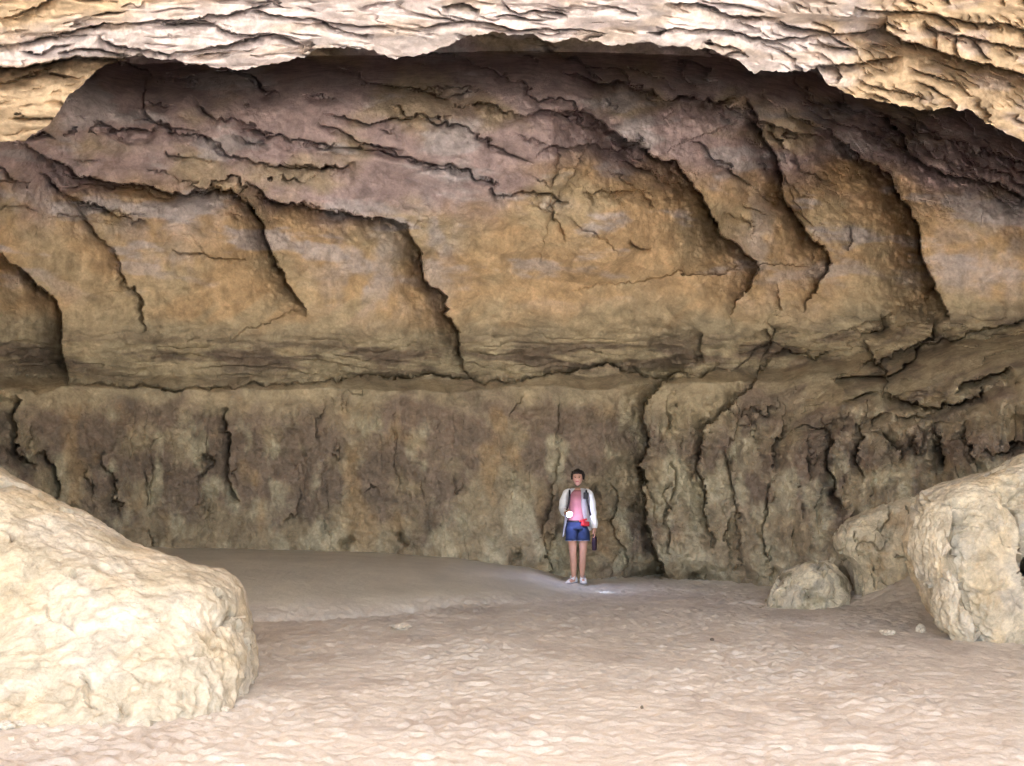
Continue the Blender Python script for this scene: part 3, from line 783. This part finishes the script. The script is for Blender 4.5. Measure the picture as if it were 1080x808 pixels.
# hands: palm continues the wrist, five finger chains rooted inside it
hands = []
def finger(base_, dirs, lens, r0):
    pts = [Vector(base_)]
    for d, l in zip(dirs, lens): pts.append(pts[-1]+Vector(d).normalized()*l)
    hands.append(chain(pts, [r0*1.05, r0, r0*.92, r0*.78][:len(pts)], 1))
# hanging hand (photo right), fingers curled round the case loop
hands.append(chain([(.248,-.018,.85),(.250,-.022,.80),(.250,-.024,.765)], [(.026,.018),(.036,.017),(.034,.015)], 2))
for k, (yy, l) in enumerate([(-.052,.040),(-.033,.045),(-.013,.042),(.006,.034)]):
    finger((.252, yy, .765), [(.05,0,-1),(-.45,0,-1),(-1,0,-.25)], [l, l*.62, l*.5], .0085)
finger((.240,-.05,.80), [(-.25,-.5,-1),(-.35,-.05,-1)], [.034,.03], .0095)
# torch hand (photo left), fist around the torch
T0 = Vector((-.158,-.275,1.085))
hands.append(chain([(-.170,-.20,1.06),(-.166,-.235,1.075),(-.163,-.27,1.085)], [(.022,.026),(.020,.034),(.018,.033)], 2))
for k, (zz, l) in enumerate([(.028,.036),(.010,.040),(-.008,.038),(-.026,.031)]):
    finger((-.168,-.275,1.085+zz), [(.25,-1,0),(1,-.35,0),(.6,.8,0)], [l*.8, l*.7, l*.5], .0085)
finger((-.150,-.245,1.11), [(.3,-.8,.35),(.5,-.8,-.1)], [.034,.028], .0095)
bodyo = join('body', [body, hm]+ears+hands, M_skin, person)
bodyo.data.materials.append(M_lip)
for p_ in bodyo.data.polygons:
    c = turn.transposed()@(Vector(p_.center)-HC)
    if c.y < -.05 and abs(c.z+.055) < .008 and abs(c.x) < .022: p_.material_index = 1
for s_ in (-1, 1):
    eb = bmesh.new(); bmesh.ops.create_uvsphere(eb, u_segments=12, v_segments=8, radius=.009)
    for v in eb.verts: v.co = Vector((v.co.x*1.2, v.co.y*.6, v.co.z*.7)); v.co = turn@(v.co+Vector((s_*.029,-.0795,.004)))+HC
    em = bpy.data.meshes.new('e'); eb.to_mesh(em); eb.free(); join('eye', [em], M_eye, person)
    eb = bmesh.new(); bmesh.ops.create_cube(eb, size=1)
    bmesh.ops.subdivide_edges(eb, edges=eb.edges[:], cuts=3, use_grid_fill=True)
    for v in eb.verts:
        v.co = turn@(Vector((s_*.031+v.co.x*.034, -.086+v.co.y*.008+abs(v.co.x)*.012, .024+v.co.z*.006-abs(v.co.x+s_*.1)*.006)))+HC
    em = bpy.data.meshes.new('e'); eb.to_mesh(em); eb.free(); join('eyebrow', [em], M_hair, person)
# hair: short, tousled cap
hb = bmesh.new(); bmesh.ops.create_icosphere(hb, subdivisions=5, radius=1)
for v in list(hb.verts):
    c = v.co.copy()
    cover = c.z > (.50 if c.y < -.45 else (.50-(c.y+.45)*1.9 if c.y < -.05 else -.22))
    nz = float(fbm(np.array([c.x*4]), np.array([c.y*4]), np.array([c.z*4]), 3)[0])
    k = (1.20+.16*nz)*(1-.07*max(0, c.z-.6)/.4) if cover else .80
    v.co = turn@Vector((c.x*.080*k*(1.04+.22*max(0, min(1, c.z)) if cover else 1), c.y*.095*k, c.z*.122*(k if c.z < 0 else k*.93)))+HC
hm = bpy.data.meshes.new('h'); hb.to_mesh(hm); hb.free()
join('hair', [hm], M_hair, person)
# pink top
top = loft([((0,.0,z), rx, ry) for z, rx, ry in [(.905,.150,.118),(.95,.150,.118),(1.02,.146,.116),(1.10,.140,.112),(1.18,.146,.122),(1.24,.152,.132),(1.29,.153,.126),(1.34,.145,.104),(1.375,.115,.085),(1.405,.082,.070)]], 60, fold=.012)
join('top', [top], M_pink, person)
# shorts
sh = [loft([((0,.0,z), rx, ry) for z, rx, ry in [(.945,.153,.121),(.91,.162,.126),(.86,.172,.13),(.815,.172,.128)]], 60, fold=.006)]
for s_ in (-1, 1):
    sh.append(limb_loft([(s_*.080,0,.85,.094,.118),(s_*.086,0,.76,.092,.108),(s_*.090,-.003,.70,.092,.102),(s_*.092,-.003,.652,.094,.102)], 14, n=36, fold=.012, seed=s_*1.) if False else
              loft([((s_*x,-.002,z), rx, ry) for x, z, rx, ry in [(.080,.86,.093,.118),(.084,.80,.094,.114),(.087,.74,.093,.108),(.090,.69,.093,.103),(.092,.652,.095,.103)]], 36, fold=.014, seed=s_*1.))
sho = join('shorts', sh, M_blue, person)
# frayed pale hem
hemm = [loft([((s_*.092,-.002,.656), .0965, .1045), ((s_*.092,-.002,.648), .096, .104)], 36, fold=.014, seed=s_*1.) for s_ in (-1, 1)]
join('hem', hemm, plain('frayed_denim', (.22,.27,.42), .9), sho)
# belt and waist pouch
belt = loft([((0,0,z), rx, ry) for z, rx, ry in [(.925,.166,.131),(.955,.163,.130)]], 48, thick=.004)
def rbox(c, s, rot=(0,0,0), bev=.25, seg=3):
    b = bmesh.new(); bmesh.ops.create_cube(b, size=1)
    for v in b.verts: v.co = Vector((v.co.x*s[0], v.co.y*s[1], v.co.z*s[2]))
    bmesh.ops.bevel(b, geom=b.edges[:], offset=min(s)*bev, segments=seg, affect='EDGES', profile=.6)
    m_ = Matrix.Rotation(rot[2], 3, 'Z')@Matrix.Rotation(rot[1], 3, 'Y')@Matrix.Rotation(rot[0], 3, 'X')
    for v in b.verts: v.co = m_@v.co+Vector(c)
    me_ = bpy.data.meshes.new('b'); b.to_mesh(me_); b.free(); return me_
def tube(pts, r, n=10):
    return chain([Vector(p) for p in pts], [r]*len(pts), 1)
beltbag = bpy.data.objects.new('waist_bag', None); col.objects.link(beltbag); beltbag.location = person.location
tag(beltbag, 'red waist bag on a dark belt worn over the blue shorts of the standing person', 'bag')
join('belt', [belt], M_black, beltbag)
pch = join('pouch', [rbox((.105,-.135,.905), (.125,.06,.075), (0,.08,.25), .38, 4)], M_red, beltbag)
join('flap', [rbox((.075,-.145,.958), (.12,.035,.028), (0,-.25,.15), .4, 3)], M_red, beltbag)
join('zip', [tube([(.052,-.162,.925),(.100,-.174,.922),(.150,-.158,.918)], .0035)], M_black, pch)
# open white shirt: body, two sleeves, collar
gapL, gapR = 38, 46
jk = []
rj = [(.80,.205,.150),(.86,.200,.150),(.93,.192,.148),(1.00,.188,.146),(1.08,.184,.146),(1.16,.186,.148),(1.24,.190,.148),(1.30,.192,.140),(1.345,.186,.122),(1.375,.178,.106),(1.405,.145,.092),(1.435,.095,.080)]
def jacket():
    bm = bmesh.new(); rr = []; n = 60
    for k, (z, rx, ry) in enumerate(rj):
        t = k/(len(rj)-1)
        gl = np.interp(t, [0,.25,.5,.8,1], [62,52,42,32,20]); gr = np.interp(t, [0,.25,.5,.8,1], [48,24,12,14,20])
        a0 = -90+gr; a1 = 270-gl; row = []
        for i in range(n+1):
            a = R(a0+(a1-a0)*i/n)
            e = min(i, n-i)/n
            f = 1+.022*math.sin(a*6+k*.5)+.014*math.sin(a*11+k*.9)+(.10*max(0, .08-e)/.08)*(1-t)
            flare = .10*max(0, .3-t)/.3*max(0, -math.cos(a))
            zz = z-(.10*max(0,-math.cos(a))*max(0,.12-t)/.12 if t < .12 else 0)
            row.append(bm.verts.new(((rx*(f+flare))*math.cos(a), .004+ry*f*math.sin(a), zz)))
        rr.append(row)
    for a, b in zip(rr[:-1], rr[1:]):
        for i in range(n): bm.faces.new((a[i], a[i+1], b[i+1], b[i]))
    bmesh.ops.solidify(bm, geom=bm.faces[:], thickness=.006)
    me_ = bpy.data.meshes.new('j'); bm.to_mesh(me_); bm.free(); return me_
shirt = join('shirt', [jacket()], M_white, person)
def sleeve(keys, seed):
    r = interp_rings(keys, 30); bm = bmesh.new(); rr = []; n = 30
    prev = None
    for k, (c, rx, ry, ax) in enumerate(r):
        q = Vector((0,0,-1)).rotation_difference(Vector(ax).normalized())
        row = []
        for i in range(n):
            a = 2*math.pi*i/n
            f = 1+.06*math.sin(k*1.1+math.sin(a)*1.3+seed)+.03*math.sin(a*4+k*.6)
            row.append(bm.verts.new(Vector(c)+q@Vector((rx*f*math.cos(a), ry*f*math.sin(a), 0))))
        rr.append(row)
    for a, b in zip(rr[:-1], rr[1:]):
        for i in range(n): j = (i+1) % n; bm.faces.new((a[i], a[j], b[j], b[i]))
    bmesh.ops.recalc_face_normals(bm, faces=bm.faces)
    bmesh.ops.solidify(bm, geom=bm.faces[:], thickness=.005)
    me_ = bpy.data.meshes.new('j'); bm.to_mesh(me_); bm.free(); return me_
join('sleeve', [sleeve([(.105,.008,1.405,.030,.048),(.150,.01,1.378,.056,.064),(.190,.012,1.31,.064,.07),(.212,.02,1.20,.062,.066),(.222,.02,1.10,.060,.062),(.238,.0,.98,.056,.056),(.250,-.014,.87,.052,.050),(.252,-.018,.835,.040,.038)], 1.)], M_white, shirt)
join('sleeve', [sleeve([(-.105,.008,1.405,.030,.048),(-.150,.01,1.378,.056,.064),(-.190,.012,1.31,.064,.07),(-.215,.022,1.20,.062,.066),(-.222,.03,1.13,.060,.060),(-.208,-.03,1.075,.056,.058),(-.190,-.11,1.06,.050,.052),(-.178,-.165,1.058,.042,.042)], 2.)], M_white, shirt)
collar = []
for s_ in (-1, 1):
    b = bmesh.new(); g_ = []
    for k in range(9):
        t = k/8; a = R(90-s_*0)+s_*(-1)*(t*R(135)); a = R(90)-s_*t*R(140)
        cx_, cy_ = math.cos(a), math.sin(a)
        r0 = .070+.01*t; z0 = 1.435-.055*t**1.5
        g_.append([b.verts.new((cx_*r0, .006+cy_*r0*.95, z0)), b.verts.new((cx_*(r0+.028+.02*t), .006+cy_*(r0+.024+.012*t), z0-.022-.03*t))])
    for p_, q_ in zip(g_[:-1], g_[1:]): b.faces.new((p_[0], q_[0], q_[1], p_[1]))
    bmesh.ops.solidify(b, geom=b.faces[:], thickness=.005)
    me_ = bpy.data.meshes.new('c'); b.to_mesh(me_); b.free(); collar.append(me_)
join('collar', collar, M_white, shirt)
# shoes
def shoe(x, y, rot):
    b = bmesh.new(); n = 28; rr = []
    prof_ = [(0,1.0,1.0),(.022,1.03,1.03),(.024,.98,.98),(.045,.96,.93),(.065,.92,.88),(.085,.80,.68),(.105,.68,.44),(.125,.72,.42)]
    for z, kx, ky in prof_:
        row = []
        for i in range(n):
            a = 2*math.pi*i/n
            lx = math.cos(a)*(.056 if math.sin(a) < 0 else .047)*kx; ly = math.sin(a)*.148*ky
            sh_ = .055*min(1, z/.105)                   # upper leans back to the ankle
            zz = z*(1-.35*max(0, -math.sin(a))*(z > .03))
            p = Matrix.Rotation(rot, 3, 'Z')@Vector((lx, ly-.055+sh_, 0)); row.append(b.verts.new((x+p.x, y+p.y, zz+.004)))
        rr.append(row)
    for p_, q_ in zip(rr[:-1], rr[1:]):
        for i in range(n): j = (i+1) % n; b.faces.new((p_[i], p_[j], q_[j], q_[i]))
    b.faces.new(rr[0][::-1])
    me_ = bpy.data.meshes.new('s'); b.to_mesh(me_); b.free(); return me_
for x, y, rot in ((.078,.012,R(5)),(-.066,.012,R(-38))):
    so = join('shoe', [shoe(x, y, rot)], M_shoe, person)
    so.data.materials.append(M_sole)
    for p_ in so.data.polygons:
        if p_.center.z < .024: p_.material_index = 1
    m3 = Matrix.Rotation(rot, 3, 'Z'); ls = []
    for q in range(3):
        yy = -.075+q*.026; zz = .078+q*.010
        a = m3@Vector((-.022, yy, 0)); c = m3@Vector((.022, yy, 0)); m_ = m3@Vector((0, yy-.004, 0))
        ls.append(tube([(x+a.x, y+a.y, zz-.006), (x+m_.x, y+m_.y, zz+.008), (x+c.x, y+c.y, zz-.006)], .0035))
    join('lace', ls, M_sole, so)
# backpack: straps over the shoulders, small case clipped to one strap
pack = bpy.data.objects.new('backpack', None); col.objects.link(pack); pack.location = person.location
tag(pack, 'backpack with narrow black shoulder straps and a small black case, worn by the person', 'backpack')
join('bag', [rbox((0,.24,1.17), (.26,.15,.40), (0,0,0), .4, 4)], M_black, pack)
def strap(s_):
    pts = [(s_*.11,.19,1.36),(s_*.118,.08,1.415),(s_*.122,-.0,1.425),(s_*.125,-.085,1.385),(s_*.128,-.142,1.32),(s_*.140,-.158,1.22),(s_*.165,-.14,1.12),(s_*.19,-.05,1.03),(s_*.17,.12,1.0)]
    return chain([Vector(p) for p in pts], [(.016,.006)]*len(pts), 2)
for s_ in (-1, 1): join('strap', [strap(s_)], M_black, pack)
join('case', [rbox((.112,-.200,1.325), (.075,.05,.10), (0,.05,0), .25, 3)], M_black, pack)
# dark case hanging from the hand
bot = bpy.data.objects.new('bottle_sleeve', None); col.objects.link(bot); bot.location = person.location
tag(bot, 'slim dark bottle in a padded sleeve hanging from the hand of the person', 'bottle')
prof2 = [(.500,.010),(.503,.028),(.512,.036),(.56,.038),(.64,.038),(.685,.037),(.705,.030),(.715,.022)]
join('sleeve', [loft([((.250,-.022,z), r, r) for z, r in prof2], 28, thick=.003)], M_purple, bot)
join('lid', [loft([((.250,-.022,z), r, r) for z, r in [(.712,.001),(.7125,.021),(.738,.021),(.741,.018),(.742,.001)]][::1], 24, thick=0)], M_black, bot)
join('loop', [tube([(.250,-.055,.715),(.248,-.05,.75),(.236,-.03,.757),(.236,-.01,.757),(.248,.008,.75),(.250,.012,.715)], .004)], M_purple, bot)
# torch
tor = bpy.data.objects.new('torch', None); col.objects.link(tor); tor.location = person.location
tag(tor, 'small lit torch with a bluish white beam held in the hand of the person', 'torch')
tgt = Vector((1.32, 17.75, 0)); src = Vector(person.location)+Vector((-.150,-.30,1.085))
dr = (tgt-src).normalized(); ax = (dr*.75+Vector((0,-1,.0))*.9).normalized()
qx = Vector((0,0,1)).rotation_difference(ax)
def lathe(prof_, base_, q, n=24):
    b = bmesh.new(); rr = []
    for h, r in prof_:
        rr.append([b.verts.new(Vector(base_)+q@Vector((r*math.cos(2*math.pi*i/n), r*math.sin(2*math.pi*i/n), h))) for i in range(n)])
    for p_, q_ in zip(rr[:-1], rr[1:]):
        for i in range(n): j = (i+1) % n; b.faces.new((p_[i], p_[j], q_[j], q_[i]))
    b.faces.new(rr[0][::-1]); b.faces.new(rr[-1])
    me_ = bpy.data.meshes.new('l'); b.to_mesh(me_); b.free(); return me_
tb0 = Vector((-.150,-.275,1.085))
join('barrel', [lathe([(-.06,.012),(-.055,.015),(.03,.015),(.04,.030),(.062,.043),(.066,.043)], tb0, qx)], M_metal, tor)
ml_, nt, b = newmat('lit_lens'); b.inputs['Emission Color'].default_value = (.45,.58,1,1); b.inputs['Emission Strength'].default_value = 30
join('lens', [lathe([(.0665,.042),(.078,.041),(.090,.031),(.095,.012)], tb0, qx)], ml_, tor)
def lamp(name, typ, loc, energy, color, **k):
    l = bpy.data.lights.new(name, typ); l.energy = energy; l.color = color
    for a, v in k.items(): setattr(l, a, v)
    o = bpy.data.objects.new(name, l); col.objects.link(o); o.location = loc; return o
sp = lamp('torch_beam', 'SPOT', tb0+ax*.10, 9, (.62,.72,1), spot_size=R(15), spot_blend=.8, shadow_soft_size=.015); sp.parent = tor
sp.rotation_euler = (tgt-(Vector(person.location)+tb0+ax*.10)).to_track_quat('-Z', 'Y').to_euler()
sp2 = lamp('torch_spill', 'POINT', tb0+ax*.11+Vector((.03,.0,.0)), 1.1, (.66,.62,1), shadow_soft_size=.02); sp2.parent = tor

# ================================================================== LIGHT
SE, SA = R(62), R(25)      # sun elevation, and its azimuth away from straight behind the camera (towards +x)
sd = Vector((math.sin(SA)*math.cos(SE), -math.cos(SA)*math.cos(SE), math.sin(SE)))   # towards the sun
sun = lamp('sun', 'SUN', (5, -10, 30), 4.5, (1, .97, .92), angle=R(.5))
sun.rotation_euler = sd.to_track_quat('Z', 'Y').to_euler()
w = bpy.data.worlds.new('World'); scene.world = w; w.use_nodes = True
nt = w.node_tree; bg = nt.nodes['Background']
sky = nt.nodes.new('ShaderNodeTexSky'); sky.sky_type = 'NISHITA'; sky.sun_disc = False
sky.sun_elevation = SE; sky.sun_rotation = math.atan2(sd.x, sd.y); sky.dust_density = 2.5
nt.links.new(sky.outputs[0], bg.inputs['Color']); bg.inputs['Strength'].default_value = .15

# ================================================================== CAMERA
cam = bpy.data.cameras.new('camera'); cam.lens = F/1080*36; cam.sensor_width = 36; cam.sensor_fit = 'HORIZONTAL'
cam.shift_y = (HY-404)/1080; cam.clip_end = 3000
co_ = bpy.data.objects.new('camera', cam); col.objects.link(co_); co_.location = (0, 0, EYE); co_.rotation_euler = (R(90), 0, 0)
scene.camera = co_
vs_ = scene.view_settings; vs_.view_transform = 'Standard'; vs_.look = 'None'; vs_.gamma = 1; vs_.use_curve_mapping = False
vs_.exposure = 3.28
scene.cycles.max_bounces = 7; scene.cycles.diffuse_bounces = 5
